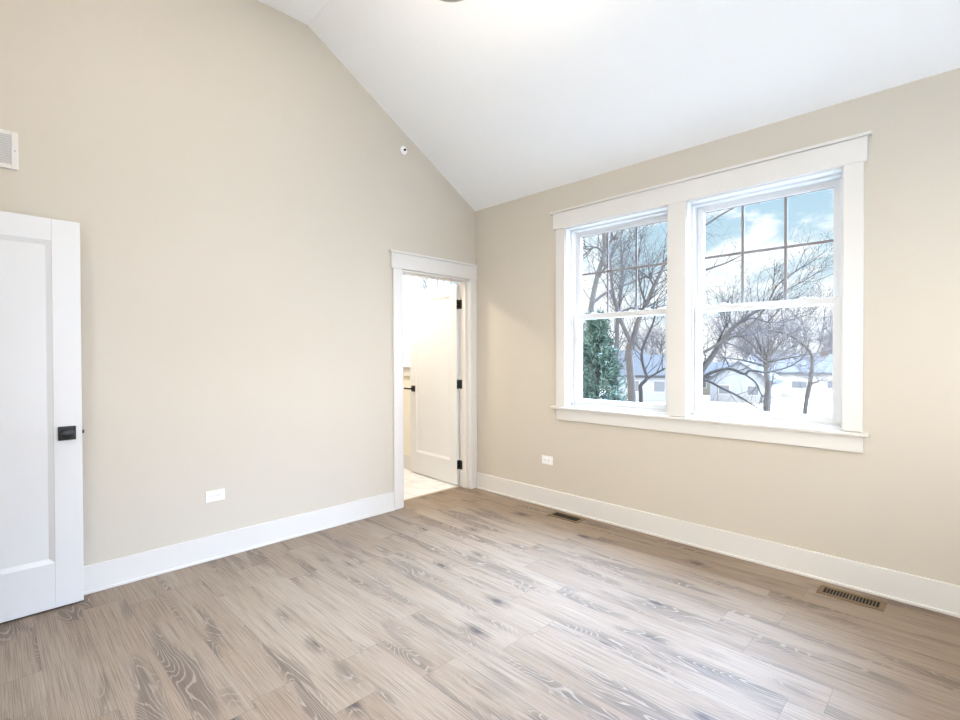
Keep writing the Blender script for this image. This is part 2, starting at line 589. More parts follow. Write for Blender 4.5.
def baseboard(name, a, b, normal, label):
    """Board along the wall from a to b (2D), standing out along `normal`, with a small shoe at its foot."""
    nx, ny = normal
    m = MB()
    m.box((a[0], a[1], 0), (b[0] + nx * BT, b[1] + ny * BT, BH), 0.002, 1)
    m.box((a[0], a[1], 0), (b[0] + nx * (BT + 0.009), b[1] + ny * (BT + 0.009), 0.016), 0.003, 2)
    return tag(m.build(name, M['trim']), label, 'baseboard', kind='structure')


baseboard('baseboard_back', (RX0, 0), (-0.9935, 0), (0, -1), 'white baseboard below the gable wall, left of the doorway')
baseboard('baseboard_right', (0, -0.024), (0, RY0), (-1, 0), 'long white baseboard below the pair of windows')
baseboard('baseboard_left', (RX0, -1.01), (RX0, RY0), (1, 0), 'white baseboard below the left wall')
baseboard('baseboard_front', (RX0, RY0), (0, RY0), (0, 1), 'white baseboard on the wall behind the viewer')
bbb = MB().box((-BT, 0.235, 0.004), (0, BY1, 0.17), 0.002, 1).box((BX0, BY1 - BT, 0.004), (-BT, BY1, 0.17), 0.002, 1)
tag(bbb.build('baseboard_bathroom', M['trim']), 'white baseboard inside the bathroom', 'baseboard', kind='structure')

# ------------------------------------------------------------------ doorway trim in the back wall
t1 = tag(empty('trim_1', (-0.45, 0, 0)), 'white flat door casing with a wide head board around the bathroom doorway', 'door trim', kind='structure')
CT = 0.018
MB().box((-0.993, -CT, 0), (-0.906, 0, DZ + 0.005), 0.0015, 1).build('side_casing', M['trim'], t1)
MB().box((-0.079, -CT, 0), (-0.001, 0, DZ + 0.005), 0.0015, 1).build('side_casing', M['trim'], t1)
MB().box((-1.014, -CT - 0.006, DZ + 0.005), (-0.001, 0, 2.190), 0.0015, 1).build('head_board', M['trim'], t1)
MB().box((-1.032, -CT - 0.020, 2.190), (-0.001, 0, 2.207), 0.0025, 2).build('head_cap', M['trim'], t1)
jm = MB()
jm.box((DX0 - 0.001, -0.002, 0), (DX0 + 0.018, TW + 0.002, DZ - 0.018), 0.001, 1)
jm.box((DX1 - 0.006, -0.002, 0), (DX1 + 0.001, TW + 0.002, DZ - 0.012), 0.001, 1)
jm.box((DX0, -0.002, DZ - 0.014), (DX1, TW + 0.002, DZ + 0.001), 0.001, 1)
jm.build('jamb', M['trim'], t1)
st = MB()
st.box((DX1 - 0.018, 0.045, 0), (DX1 - 0.006, 0.090, DZ - 0.026), 0.001, 1)
st.box((DX0 + 0.018, 0.045, 0), (DX0 + 0.030, 0.090, DZ - 0.026), 0.001, 1)
st.box((DX0 + 0.018, 0.045, DZ - 0.026), (DX1 - 0.006, 0.090, DZ - 0.014), 0.001, 1)
st.build('door_stop', M['trim'], t1)
bc = MB()
bc.box((-0.993, TW, 0.004), (-0.906, TW + CT, DZ + 0.09), 0.0015, 1)
bc.box((-0.906, TW, DZ), (-0.075, TW + CT, DZ + 0.09), 0.0015, 1)
bc.build('bathroom_side_casing', M['trim'], t1)
th = MB().box((DX0 + 0.019, TW - 0.013, -0.001), (DX1 - 0.007, TW + 0.013, 0.007), 0.003, 2).build('trim_2', M['strip'])
tag(th, 'beige threshold strip between the planks and the bathroom tiles', 'threshold', kind='structure')


# ------------------------------------------------------------------ doors
def door_leaf(root, width, height, stile_w, top_rail, bot_rail, thick):
    """Shaker leaf in local space: x from 0 (hinge) to width, y from 0 (front face) to thick, z from 0."""
    m = MB()
    m.box((0, 0, 0), (stile_w, thick, height), 0.0015, 1)
    m.box((width - stile_w, 0, 0), (width, thick, height), 0.0015, 1)
    m.box((stile_w, 0.0005, 0), (width - stile_w, thick - 0.0005, bot_rail), 0.001, 1)
    m.box((stile_w, 0.0005, height - top_rail), (width - stile_w, thick - 0.0005, height), 0.001, 1)
    f = m.build('door_frame', M['door'], root)
    p = MB().box((stile_w - 0.002, 0.010, bot_rail - 0.002), (width - stile_w + 0.002, thick - 0.010, height - top_rail + 0.002))
    p.build('inset_panel', M['door'], root)
    bm = bmesh.new()
    a0, a1, b0, b1, q = stile_w - 0.0005, width - stile_w + 0.0005, bot_rail - 0.0005, height - top_rail + 0.0005, 0.024
    for y0, y1 in ((0.0015, 0.0102), (thick - 0.0015, thick - 0.0102)):
        o_ = [bm.verts.new(v) for v in ((a0, y0, b0), (a1, y0, b0), (a1, y0, b1), (a0, y0, b1))]
        i_ = [bm.verts.new(v) for v in ((a0 + q, y1, b0 + q), (a1 - q, y1, b0 + q), (a1 - q, y1, b1 - q), (a0 + q, y1, b1 - q))]
        k_ = [bm.verts.new(v) for v in ((a0, y1, b0), (a1, y1, b0), (a1, y1, b1), (a0, y1, b1))]
        for e_ in range(4):
            g_ = (e_ + 1) % 4
            bm.faces.new((o_[e_], o_[g_], i_[g_], i_[e_]))
            bm.faces.new((i_[e_], i_[g_], k_[g_], k_[e_]))
            bm.faces.new((k_[e_], k_[g_], o_[g_], o_[e_]))
    bmesh.ops.recalc_face_normals(bm, faces=bm.faces)
    mo = MB(); mo.bm.free(); mo.bm = bm
    mo.build('panel_moulding', M['door'], root)
    return f


def hinge(root, x, z, w_=0.032, flip=False):
    m = MB().box((x - 0.002, 0.003, z - 0.045), (x, 0.003 + w_, z + 0.045), 0.0006, 1)
    m.lathe([(0, -0.046), (0.0062, -0.046), (0.0062, 0.046), (0, 0.046)], Matrix.Translation((x - 0.004, -0.005 if flip else w_ + 0.008, z)), 12)
    h = m.build('hinge', M['black'], root)
    for dz in (-0.03, 0.0, 0.03):
        MB().lathe([(0, -0.0003), (0.0035, -0.0003), (0.003, 0.0008), (0, 0.0010)],
                   Matrix.Translation((x - 0.002, 0.003 + w_ * (0.35 if dz else 0.6), z + dz)) @ Matrix.Rotation(-math.pi / 2, 4, 'Y'), 10).build('screw', M['steel'], h)
    return h


# open door at the left edge, standing parallel to the gable wall
d1 = empty('door_1')
DW = 0.81
door_leaf(d1, DW, 2.018, 0.116, 0.115, 0.237, 0.035)
kx = DW - 0.0625
kz = 0.904
YB = 0.035


def rosette(root, face, sign):
    m = MB().box((kx - 0.0365, face, kz - 0.0365), (kx + 0.0365, face + sign * 0.008, kz + 0.0365), 0.0015, 1)
    r = m.build('rosette', M['black'], root)
    rot = Matrix.Translation((kx, face + sign * 0.008, kz)) @ Matrix.Rotation(-sign * math.pi / 2, 4, 'X')
    k = MB().lathe([(0, 0), (0.013, 0), (0.012, 0.016), (0.016, 0.024), (0.0255, 0.028), (0.0275, 0.033), (0.0275, 0.045), (0.0245, 0.0495), (0, 0.0505)], rot, 40)
    k.build('knob', M['black'], root, True)


rosette(d1, 0.0, -1)
rosette(d1, YB, 1)
MB().box((DW - 0.001, 0.006, kz - 0.028), (DW + 0.0012, 0.029, kz + 0.028), 0.0004, 1).box((DW, 0.010, kz - 0.009), (DW + 0.010, 0.025, kz + 0.009), 0.002, 1).build('latch', M['black'], d1)
for z in (0.22, 1.01, 1.80): hinge(d1, 0.0, z)
d1.location = (-3.072 - DW, -0.113, 0.0105)
tag(d1, 'open white shaker door with a square black knob plate at the left edge', 'door', kind='structure')

# casing of the doorway it hangs in
t3 = tag(empty('trim_3', (RX0, -0.5, 0)), 'white casing of the doorway where the open shaker door hangs', 'door trim', kind='structure')
MB().box((RX0, -0.083, 0), (RX0 + CT, 0, 2.06), 0.0015, 1).build('side_casing', M['trim'], t3)
MB().box((RX0, -1.005, 0), (RX0 + CT, LD1, 2.06), 0.0015, 1).build('side_casing', M['trim'], t3)
MB().box((RX0, -1.02, 2.06), (RX0 + CT + 0.006, 0, 2.20), 0.0015, 1).build('head_board', M['trim'], t3)

# bathroom door, hinged on the right jamb and swung into the bathroom
d2 = empty('door_2')
DW2 = 0.82
door_leaf(d2, DW2, 2.018, 0.112, 0.115, 0.237, 0.038)
kx2 = DW2 - 0.062
FB = 0.038
MB().box((kx2 - 0.033, FB, 0.935 - 0.033), (kx2 + 0.033, FB + 0.008, 0.935 + 0.033), 0.0015, 1).build('rosette', M['black'], d2)
MB().tube([Vector((kx2, FB + 0.006, 0.935)), Vector((kx2, FB + 0.05, 0.935))], [0.010, 0.010], 12).box((kx2 - 0.012, FB + 0.044, 0.926), (kx2 + 0.115, FB + 0.056, 0.944), 0.003, 2).build('lever', M['black'], d2)
MB().box((kx2 - 0.033, 0, 0.935 - 0.033), (kx2 + 0.033, -0.008, 0.935 + 0.033), 0.0015, 1).build('rosette', M['black'], d2)
for z in (0.205, 1.015, 1.815): hinge(d2, 0.0, z, 0.034, True)
d2.location = (-0.0745, 0.155, 0.012)
d2.rotation_euler = (0, 0, math.radians(87))
bpy.context.view_layer.update()
for z in (0.205, 1.015, 1.815):
    MB().box((DX1 - 0.0078, 0.108, z + 0.012 - 0.045), (DX1 - 0.0058, 0.147, z + 0.012 + 0.045), 0.0006, 1).build('jamb_leaf', M['black'], d2)
tag(d2, 'white bathroom door standing open with black hinges and lever', 'door', kind='structure')


# ------------------------------------------------------------------ windows
def double_hung(name, y0, y1, z0, z1, label, lift=True):
    """Double-hung window in the right wall: opening from y0 (nearer the corner) to y1, room face at x = 0."""
    root = tag(empty(name, (0, (y0 + y1) / 2, z0)), label, 'window', kind='structure')
    f = MB()
    e = 0.012
    f.box((-0.001, y0 + 0.004, z0), (XW, y0 - e, z1), 0.001, 1)
    f.box((-0.001, y1 - 0.004, z0), (XW, y1 + e, z1), 0.001, 1)
    f.box((-0.001, y0, z1 - e), (XW, y1, z1 + 0.004), 0.001, 1)
    f.box((0.02, y0, z0 - 0.004), (XW, y1, z0 + 0.010), 0.001, 1)
    # vinyl frame with a step
    for x0_, x1_, s in ((0.062, XW + 0.02, 0.026), (0.118, XW + 0.02, 0.034)):
        f.box((x0_, y0 - e, z0), (x1_, y0 - s, z1 - e), 0.001, 1)
        f.box((x0_, y1 + e, z0), (x1_, y1 + s, z1 - e), 0.001, 1)
        f.box((x0_, y0 - e, z1 - s), (x1_, y1 + e, z1 - e), 0.001, 1)
        f.box((x0_, y0 - e, z0 + 0.008), (x1_, y1 + e, z0 + 0.022), 0.001, 1)
    f.build('window_frame', M['vinyl'], root)
    zm = 1.636 if z0 < 1.0 else (z0 + z1) / 2

    def sash(nm, xa, xb, za, zb, bot, top, s):
        a, b = y0 - s, y1 + s
        st_ = 0.038
        m = MB()
        m.box((xa, a, za), (xb, a - st_, zb), 0.002, 1)
        m.box((xa, b, za), (xb, b + st_, zb), 0.002, 1)
        m.box((xa, a - st_, za), (xb, b + st_, za + bot), 0.002, 1)
        m.box((xa, a - st_, zb - top), (xb, b + st_, zb), 0.002, 1)
        o = m.build(nm, M['vinyl'], root)
        xm = (xa + xb) / 2
        MB().box((xm - 0.002, a - st_ + 0.004, za + bot - 0.004), (xm + 0.002, b + st_ - 0.004, zb - top + 0.004)).build('pane', M['glass'], o)
        return o, (a - st_, b + st_, za + bot, zb - top, xm)

    lo, g0 = sash('lower_sash', 0.082, 0.116, z0 + 0.022, zm + 0.020, 0.043, 0.040, 0.028)
    up, g1 = sash('upper_sash', 0.122, 0.154, zm - 0.022, z1 - 0.034, 0.040, 0.034, 0.033)
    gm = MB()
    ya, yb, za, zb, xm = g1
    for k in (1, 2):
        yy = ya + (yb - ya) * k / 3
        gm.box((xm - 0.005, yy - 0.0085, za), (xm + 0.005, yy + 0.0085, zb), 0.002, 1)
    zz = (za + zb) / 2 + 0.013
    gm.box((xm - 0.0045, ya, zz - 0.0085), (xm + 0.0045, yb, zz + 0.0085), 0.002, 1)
    part_label(gm.build('grille', M['grille'], up), 'white grille bars with backlit shade in their grey colour, dividing the upper pane in six')
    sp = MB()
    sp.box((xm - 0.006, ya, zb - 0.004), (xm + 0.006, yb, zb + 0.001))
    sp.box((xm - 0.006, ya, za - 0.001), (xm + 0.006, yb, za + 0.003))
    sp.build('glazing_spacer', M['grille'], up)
    if lift:
        for k in (0.24, 0.76):
            yy = y0 + (y1 - y0) * k
            MB().box((0.084, yy - 0.028, zm + 0.020), (0.114, yy + 0.028, zm + 0.026), 0.002, 1) \
                .box((0.092, yy - 0.012, zm + 0.026), (0.106, yy + 0.020, zm + 0.034), 0.003, 2).build('sash_lock', M['vinyl'], lo)
    return root


double_hung('window_1', W1[0], W1[1], WZ0, WZ1, 'white double-hung window nearer the corner, with the evergreen outside')
double_hung('window_2', W2[0], W2[1], WZ0, WZ1, 'white double-hung window on the right, with the widest view of the sky')

t4 = tag(empty('trim_4', (0, -2.05, 0.78)), 'white flat casing with capped head and sill around both bedroom windows', 'window trim', kind='structure')
MB().box((-CT, -0.987, 0.885), (0, W1[0] - 0.004, 2.38), 0.0015, 1).build('side_casing', M['trim'], t4)
MB().box((-CT, -3.060, 0.885), (0, W2[1] + 0.004, 2.38), 0.0015, 1).build('side_casing', M['trim'], t4)
MB().box((-CT, W1[1] + 0.004, 0.885), (0, W2[0] - 0.004, 2.38), 0.0015, 1).build('mullion_casing', M['trim'], t4)
MB().box((-CT - 0.006, -0.964, 2.38), (0, -3.076, 2.513), 0.0015, 1).build('head_board', M['trim'], t4)
MB().box((-CT - 0.022, -0.944, 2.513), (0, -3.094, 2.531), 0.003, 2).build('head_cap', M['trim'], t4)
MB().box((-0.046, -0.950, 0.862), (0.062, -3.088, 0.882), 0.004, 2).build('sill', M['trim'], t4)
MB().box((-CT, -0.991, 0.770), (0, -3.062, 0.862), 0.0015, 1).build('apron', M['trim'], t4)

w3 = double_hung('window_3', W3[1], 0.715, W3Z0, WZ1, 'bathroom window half hidden behind the open bathroom door', False)
w4 = double_hung('window_4', 0.665, W3[0], W3Z0, WZ1, 'bathroom window just above the hinge side of the open door', False)
t5 = tag(empty('trim_5', (0, 0.66, 1.1)), 'white casing around the bathroom windows', 'window trim', kind='structure')
MB().box((-CT, W3[1] - 0.002, 1.197), (0, W3[1] + 0.09, WZ1), 0.0015, 1).build('side_casing', M['trim'], t5)
MB().box((-CT, 0.16, 1.197), (0, W3[0] + 0.002, WZ1), 0.0015, 1).build('side_casing', M['trim'], t5)
MB().box((-CT, 0.661, 1.202), (XW - 0.03, 0.719, WZ1), 0.0015, 1).build('mullion_casing', M['trim'], t5)
MB().box((-CT, 0.155, WZ1), (0, W3[1] + 0.10, 2.51), 0.0015, 1).build('head_board', M['trim'], t5)
MB().box((-0.036, 0.16, 1.177), (0.062, W3[1] + 0.11, 1.197), 0.003, 1).build('sill', M['trim'], t5)
MB().box((-CT, 0.16, 1.08), (0, W3[1] + 0.09, 1.177), 0.0015, 1).build('apron', M['trim'], t5)


# windows added for fill light behind the viewer: same kind, turned to the wall
for n_, (a, b), w_ in zip((5, 6, 7), FW, ('nearest the left wall', 'in the middle of three', 'nearest the window wall')):
    wn_ = double_hung('window_%d' % n_, b, a, WZ0, WZ1, 'white double-hung window added for fill light behind the viewer, ' + w_)
    wn_.location = ((a + b) / 2, RY0, WZ0)
    wn_.rotation_euler = (0, 0, -math.pi / 2)
for n_, (a, b), w_ in zip((8, 9), LW, ('farther from the open door', 'nearer the open door')):
    wn_ = double_hung('window_%d' % n_, b, a, WZ0, WZ1, 'white double-hung window added for fill light in the left wall, ' + w_)
    wn_.location = (RX0, (a + b) / 2, WZ0)
    wn_.rotation_euler = (0, 0, math.pi)
t7 = tag(empty('trim_7', (RX0, -2.34, 0.8)), 'white casing around the windows added in the left wall', 'window trim', kind='structure')
for a, b in ((LW[0][0] - 0.09, LW[0][0] + 0.004), (LW[0][1] - 0.004, LW[1][0] + 0.004), (LW[1][1] - 0.004, LW[1][1] + 0.09)):
    MB().box((RX0, a, 0.885), (RX0 + CT, b, 2.38), 0.0015, 1).build('side_casing', M['trim'], t7)
MB().box((RX0, LW[0][0] - 0.11, 2.38), (RX0 + CT + 0.006, LW[1][1] + 0.11, 2.513), 0.0015, 1).build('head_board', M['trim'], t7)
MB().box((RX0 - 0.06, LW[0][0] - 0.12, 0.862), (RX0 + 0.046, LW[1][1] + 0.12, 0.882), 0.004, 2).build('sill', M['trim'], t7)
MB().box((RX0, LW[0][0] - 0.09, 0.770), (RX0 + CT, LW[1][1] + 0.09, 0.862), 0.0015, 1).build('apron', M['trim'], t7)
t6 = tag(empty('trim_6', (-1.84, RY0, 0.8)), 'white casing around the windows added behind the viewer', 'window trim', kind='structure')
for a, b in ((FW[0][0] - 0.09, FW[0][0] + 0.004), (FW[0][1] - 0.004, FW[1][0] + 0.004), (FW[1][1] - 0.004, FW[2][0] + 0.004), (FW[2][1] - 0.004, FW[2][1] + 0.09)):
    MB().box((a, RY0, 0.885), (b, RY0 + CT, 2.38), 0.0015, 1).build('side_casing', M['trim'], t6)
MB().box((FW[0][0] - 0.11, RY0, 2.38), (FW[2][1] + 0.11, RY0 + CT + 0.006, 2.513), 0.0015, 1).build('head_board', M['trim'], t6)
MB().box((FW[0][0] - 0.12, RY0 - 0.06, 0.862), (FW[2][1] + 0.12, RY0 + 0.046, 0.882), 0.004, 2).build('sill', M['trim'], t6)
MB().box((FW[0][0] - 0.09, RY0, 0.770), (FW[2][1] + 0.09, RY0 + CT, 0.862), 0.0015, 1).build('apron', M['trim'], t6)


# ------------------------------------------------------------------ small fittings
# return-air grille high on the gable wall
vg = tag(empty('wall_vent', (-3.506, 0, 2.369)), 'white louvred wall vent high above the open white door', 'vent')
vx0, vx1, vz0, vz1 = -3.709, -3.304, 2.272, 2.465
m = MB()
m.box((vx0, -0.009, vz0), (vx0 + 0.028, 0, vz1), 0.003, 1); m.box((vx1 - 0.028, -0.009, vz0), (vx1, 0, vz1), 0.003, 1)
m.box((vx0 + 0.026, -0.009, vz0), (vx1 - 0.026, 0, vz0 + 0.026), 0.003, 1); m.box((vx0 + 0.026, -0.009, vz1 - 0.022), (vx1 - 0.026, 0, vz1), 0.003, 1)
m.build('vent_frame', M['trim'], vg)
part_label(MB().box((vx0 + 0.026, -0.0012, vz0 + 0.024), (vx1 - 0.026, 0, vz1 - 0.02)).build('backing', M['dark'], vg), 'dark duct opening behind the louvres')
for k in range(12):
    zc = vz0 + 0.033 + k * 0.0123
    mat = Matrix.Translation((0, -0.0052, zc)) @ Matrix.Rotation(math.radians(-60), 4, 'X')
    MB().box((vx0 + 0.025, -0.0056, -0.0008), (vx1 - 0.025, 0.0056, 0.0008), mat=mat).build('louvre', M['trim'], vg)
for x_ in (vx0 + 0.013, vx1 - 0.013):
    MB().lathe([(0, 0.0115), (0.003, 0.011), (0.0042, 0.009)], Matrix.Translation((x_, 0, 2.369)) @ Matrix.Rotation(math.pi / 2, 4, 'X'), 12).build('screw', M['steel'], vg)

# sprinkler head near the slope
sp = tag(empty('sprinkler_head', (-0.868, 0, 3.092)), 'small round white sprinkler plate near the top slope of the gable wall', 'sprinkler')
rot = Matrix.Translation((-0.868, 0, 3.092)) @ Matrix.Rotation(math.pi / 2, 4, 'X')
MB().lathe([(0.0, 0.012), (0.016, 0.012), (0.020, 0.013), (0.034, 0.006), (0.036, 0.0), (0, 0)], rot, 32).build('cover_plate', M['plastic'], sp, False)
part_label(MB().lathe([(0, 0.028), (0.008, 0.027), (0.0095, 0.012), (0, 0.012)], rot, 16).build('nozzle', M['dark'], sp), 'dark nozzle in the centre')


# wall outlets (sideways duplex)
def outlet(loc, along, out, label):
    o = tag(empty('wall_outlet', loc), label, 'outlet', 'wall outlets')
    A = Vector(along); N = Vector(out); Z = Vector((0, 0, 1))
    fr = Matrix((A.to_4d() * 1, Z.to_4d(), N.to_4d(), Vector((0, 0, 0, 1)))).transposed()
    fr[3][0] = fr[3][1] = fr[3][2] = 0
    for i in range(3): fr[i][3] = loc[i]
    fr[3][3] = 1
    MB().box((-0.057, -0.036, 0), (0.057, 0.036, 0.006), 0.0025, 2, mat=fr).build('cover_plate', M['plastic'], o)
    for s in (-1, 1):
        r = MB().box((s * 0.0195 - 0.0145, -0.0165, 0.005), (s * 0.0195 + 0.0145, 0.0165, 0.0078), 0.003, 2, mat=fr).build('receptacle', M['plastic'], o)
        k = MB()
        k.box((s * 0.0195 - 0.002, 0.004, 0.0072), (s * 0.0195 + 0.006, 0.0058, 0.0082), mat=fr)
        k.box((s * 0.0195 - 0.002, -0.0058, 0.0072), (s * 0.0195 + 0.006, -0.004, 0.0082), mat=fr)
        k.box((s * 0.0195 - 0.0095, -0.002, 0.0072), (s * 0.0195 - 0.0055, 0.002, 0.0082), mat=fr)
        k.build('slots', M['dark'], r)
    MB().lathe([(0, 0.0070), (0.0028, 0.0066), (0.003, 0.0056)], fr, 12).build('screw', M['steel'], o)
    return o


outlet((-2.388, 0, 0.409), (1, 0, 0), (0, -1, 0), 'white sideways outlet on the gable wall between open door and doorway')
outlet((0, -0.885, 0.404), (0, -1, 0), (-1, 0, 0), 'white sideways outlet on the window wall near the corner')


# floor registers
def register(loc, label, slat_mat):
    o = tag(empty('floor_register', loc), label, 'floor vent', 'floor registers along the window wall')
    x, y, _ = loc
    hw, hl = 0.064, 0.145
    iw, il = 0.040, 0.121
    m = MB()
    m.box((x - hw, y - hl, 0.0), (x - iw, y + hl, 0.006), 0.0025, 2); m.box((x + iw, y - hl, 0.0), (x + hw, y + hl, 0.006), 0.0025, 2)
    m.box((x - iw - 0.003, y - hl, 0.0), (x + iw + 0.003, y - il, 0.006), 0.0025, 2); m.box((x - iw - 0.003, y + il, 0.0), (x + iw + 0.003, y + hl, 0.006), 0.0025, 2)
    m.build('register_frame', M['brass'], o)
    part_label(MB().box((x - iw, y - il, 0.0), (x + iw, y + il, 0.0012)).build('duct_opening', M['ductdark'], o), 'black duct opening under the slats')
    for k in range(1, 17):
        yy = y - il + 2 * il * k / 17
        w_ = 0.0058 if k in (8, 9) else 0.0030
        MB().box((x - iw - 0.001, yy - w_ / 2, 0.001), (x + iw + 0.001, yy + w_ / 2, 0.0045)).build('slat', slat_mat, o)
    return o


register((-0.147, -3.028, 0), 'bronze slotted floor register at the right, below the right-hand window', M['brass'])
register((-0.125, -1.165, 0), 'bronze slotted floor register near the corner, below the left-hand window', M['dark'])

# hanging bowl light whose underside just enters the top of the picture
LX, LY, LZ = -1.955, -1.823, 2.938
lt = tag(empty('ceiling_light', (LX, LY, TOPZ)), 'brushed nickel bowl light hanging from the white ceiling at the top edge', 'ceiling light')
prof = [(0.0, 0.0)]
for k in range(1, 13):
    a = k / 12 * math.pi / 2
    prof.append((0.175 * math.sin(a), 0.15 * (1 - math.cos(a))))
prof += [(0.175, 0.158), (0.170, 0.158)]
for k in range(12, 0, -1):
    a = k / 12 * math.pi / 2
    prof.append((0.170 * math.sin(a), 0.005 + 0.145 * (1 - math.cos(a))))
prof.append((0.0, 0.005))
MB().lathe(prof, Matrix.Translation((LX, LY, LZ)), 48).build('bowl', M['nickel'], lt, True)
MB().tube([Vector((LX, LY, LZ + 0.004)), Vector((LX, LY, TOPZ - 0.02))], [0.008, 0.008], 12).build('rod', M['nickel'], lt)
MB().lathe([(0, 0), (0.06, 0), (0.065, -0.012), (0.05, -0.028), (0.012, -0.034), (0, -0.034)], Matrix.Translation((LX, LY, TOPZ)), 32).build('canopy', M['nickel'], lt)
for k in range(3):
    a = k * 2 * math.pi / 3 + 0.4
    bx, by, bz = LX + 0.085 * math.cos(a), LY + 0.085 * math.sin(a), LZ + 0.13
    ld = bpy.data.lights.new('bulb_light', 'POINT')
    ld.energy = LAMP_POWER / 3
    ld.color = (1.0, 0.88, 0.74)
    ld.shadow_soft_size = 0.035
    lo_ = bpy.data.objects.new('bulb_light', ld)
    COL.objects.link(lo_)
    lo_.parent = lt
    lo_.matrix_parent_inverse = lt.matrix_world.inverted()
    lo_.location = (bx, by, bz)

# unseen recessed lights added as fill, in the flat ceiling above the picture
def recessed(x, y, label):
    o = tag(empty('recessed_fill_light', (x, y, TOPZ)), label, 'ceiling light', 'added recessed fill lights')
    T0 = Matrix.Translation((x, y, TOPZ))
    MB().lathe([(0.062, 0.0), (0.064, -0.006), (0.088, -0.005), (0.091, 0.0)], T0, 32).build('trim_ring', M['trim'], o)
    d = bpy.data.lights.new('fill_downlight', 'AREA')
    d.shape = 'DISK'; d.size = 0.12; d.energy = FILL_POWER; d.color = (1.0, 0.905, 0.79)
    l = bpy.data.objects.new('fill_downlight', d)
    COL.objects.link(l)
    l.parent = o
    l.matrix_parent_inverse = o.matrix_world.inverted()
    l.location = (x, y, TOPZ - 0.008)


for x_, y_, lab in ((-2.35, -1.35, 'added recessed fill light above the doorway side, right of two'), (-3.25, -1.35, 'added recessed fill light above the open white door'),
                    (-2.35, -3.1, 'added recessed fill light behind the viewer, nearer the windows'), (-3.25, -3.1, 'added recessed fill light straight above the viewer')):
    recessed(x_, y_, lab)

# bathroom ceiling lamp (lights the white tiles)
bl = tag(empty('bathroom_light', (-0.55, 1.0, BZ)), 'round white light on the bathroom ceiling', 'ceiling light')
MB().lathe([(0, 0), (0.17, 0), (0.17, -0.02), (0.15, -0.03), (0, -0.03)], Matrix.Translation((-0.55, 1.0, BZ)), 32).build('light_base', M['trim'], bl)
ld = bpy.data.lights.new('bathroom_lamp', 'AREA')
ld.shape = 'DISK'
ld.size = 0.28
ld.energy = BATH_POWER
ld.color = (1.0, 0.93, 0.82)
lo_ = bpy.data.objects.new('bathroom_lamp', ld)
COL.objects.link(lo_)
lo_.parent = bl
lo_.matrix_parent_inverse = bl.matrix_world.inverted()
lo_.location = (-0.55, 1.0, BZ - 0.034)

# ------------------------------------------------------------------ outside
GZ = -3.3
tag(MB().box((-60, -140, GZ - 0.5), (170, 200, GZ)).build('ground', M['ground']), 'pale winter lawn outside the windows', 'ground', kind='structure')

random.seed(11)


def catmull(pts, sub=4):
    out = []
    n = len(pts)
    for i in range(n - 1):
        p0, p1, p2, p3 = pts[max(i - 1, 0)], pts[i], pts[i + 1], pts[min(i + 2, n - 1)]
        for s in range(sub):
            t = s / sub
            out.append(0.5 * ((2 * p1) + (p2 - p0) * t + (2 * p0 - 5 * p1 + 4 * p2 - p3) * t * t + (3 * p1 - p0 - 3 * p2 + p3) * t ** 3))
    out.append(pts[-1].copy())
    return out


def rvec(rng):
    while True:
        v = Vector((rng.uniform(-1, 1), rng.uniform(-1, 1), rng.uniform(-1, 1)))
        if 0.05 < v.length < 1: return v.normalized()


class Tree:
    def __init__(self, seed):
        self.rng = random.Random(seed)
        self.tv, self.tf = [], []
        self.bv, self.bf = [], []

    def limb(self, pts, r0, r1, trunk=True, n=7, jitter=0.0):
        p = catmull(pts, 4)
        m = len(p)
        rad = [r0 + (r1 - r0) * i / (m - 1) for i in range(m)]
        if trunk: tube_into(self.tv, self.tf, p, rad, n)
        else: tube_into(self.bv, self.bf, p, rad, max(3, n - 2))
        return p, rad

    def twig(self, p, d, length, r, level, droop=0.0):
        rng = self.rng
        n = 5 if level > 0 else 4
        pts = [p.copy()]
        d = d.normalized()
        for i in range(n):
            d = (d + rvec(rng) * 0.22 + Vector((0, 0, 0.06 - droop))).normalized()
            pts.append(pts[-1] + d * length / n)
        rad = [r * (1 - 0.75 * i / n) for i in range(n + 1)]
        tube_into(self.bv, self.bf, pts, rad, 4 if level > 1 else 3)
        if level > 0:
            k = rng.randint(3, 5)
            for j in range(k):
                i = rng.uniform(0.25, 1.0) * n
                a = int(min(i, n - 1)); f = i - a
                q = pts[a].lerp(pts[a + 1], f)
                dd = (pts[a + 1] - pts[a]).normalized()
                side = rvec(rng)
                side = (side - dd * side.dot(dd)).normalized()
                nd = dd * rng.uniform(0.5, 0.9) + side * rng.uniform(0.5, 0.9)
                self.twig(q, nd, length * rng.uniform(0.45, 0.7), max(rad[a] * 0.62, 0.0025), level - 1, droop)

    def sprout(self, path, count, length, r, level, lo=0.15, up=0.35, droop=0.0):
        p, rad = path
        rng = self.rng
        m = len(p)
        for j in range(count):
            i = rng.uniform(lo, 0.99) * (m - 1)
            a = int(min(i, m - 2))
            q = p[a].lerp(p[a + 1], i - a)
            dd = (p[a + 1] - p[a]).normalized()
            side = rvec(rng)
            side = (side - dd * side.dot(dd)).normalized()
            nd = dd * rng.uniform(0.3, 0.9) + side * rng.uniform(0.6, 1.0) + Vector((0, 0, up))
            self.twig(q, nd, length * rng.uniform(0.6, 1.15), min(r, rad[a] * 0.7), level, droop)

    def build(self, base, label, mat, group=None, twig_mat=None, name='bare_tree'):
        root = tag(empty(name, base), label, 'tree', group)
        me = bpy.data.meshes.new('trunk')
        me.from_pydata([tuple(v) for v in self.tv], [], self.tf)
        link_mesh('trunk', me, mat, root, True)
        if self.bv:
            me = bpy.data.meshes.new('branches')
            me.from_pydata([tuple(v) for v in self.bv], [], self.bf)
            link_mesh('branches', me, twig_mat or mat, root, True)
        return root


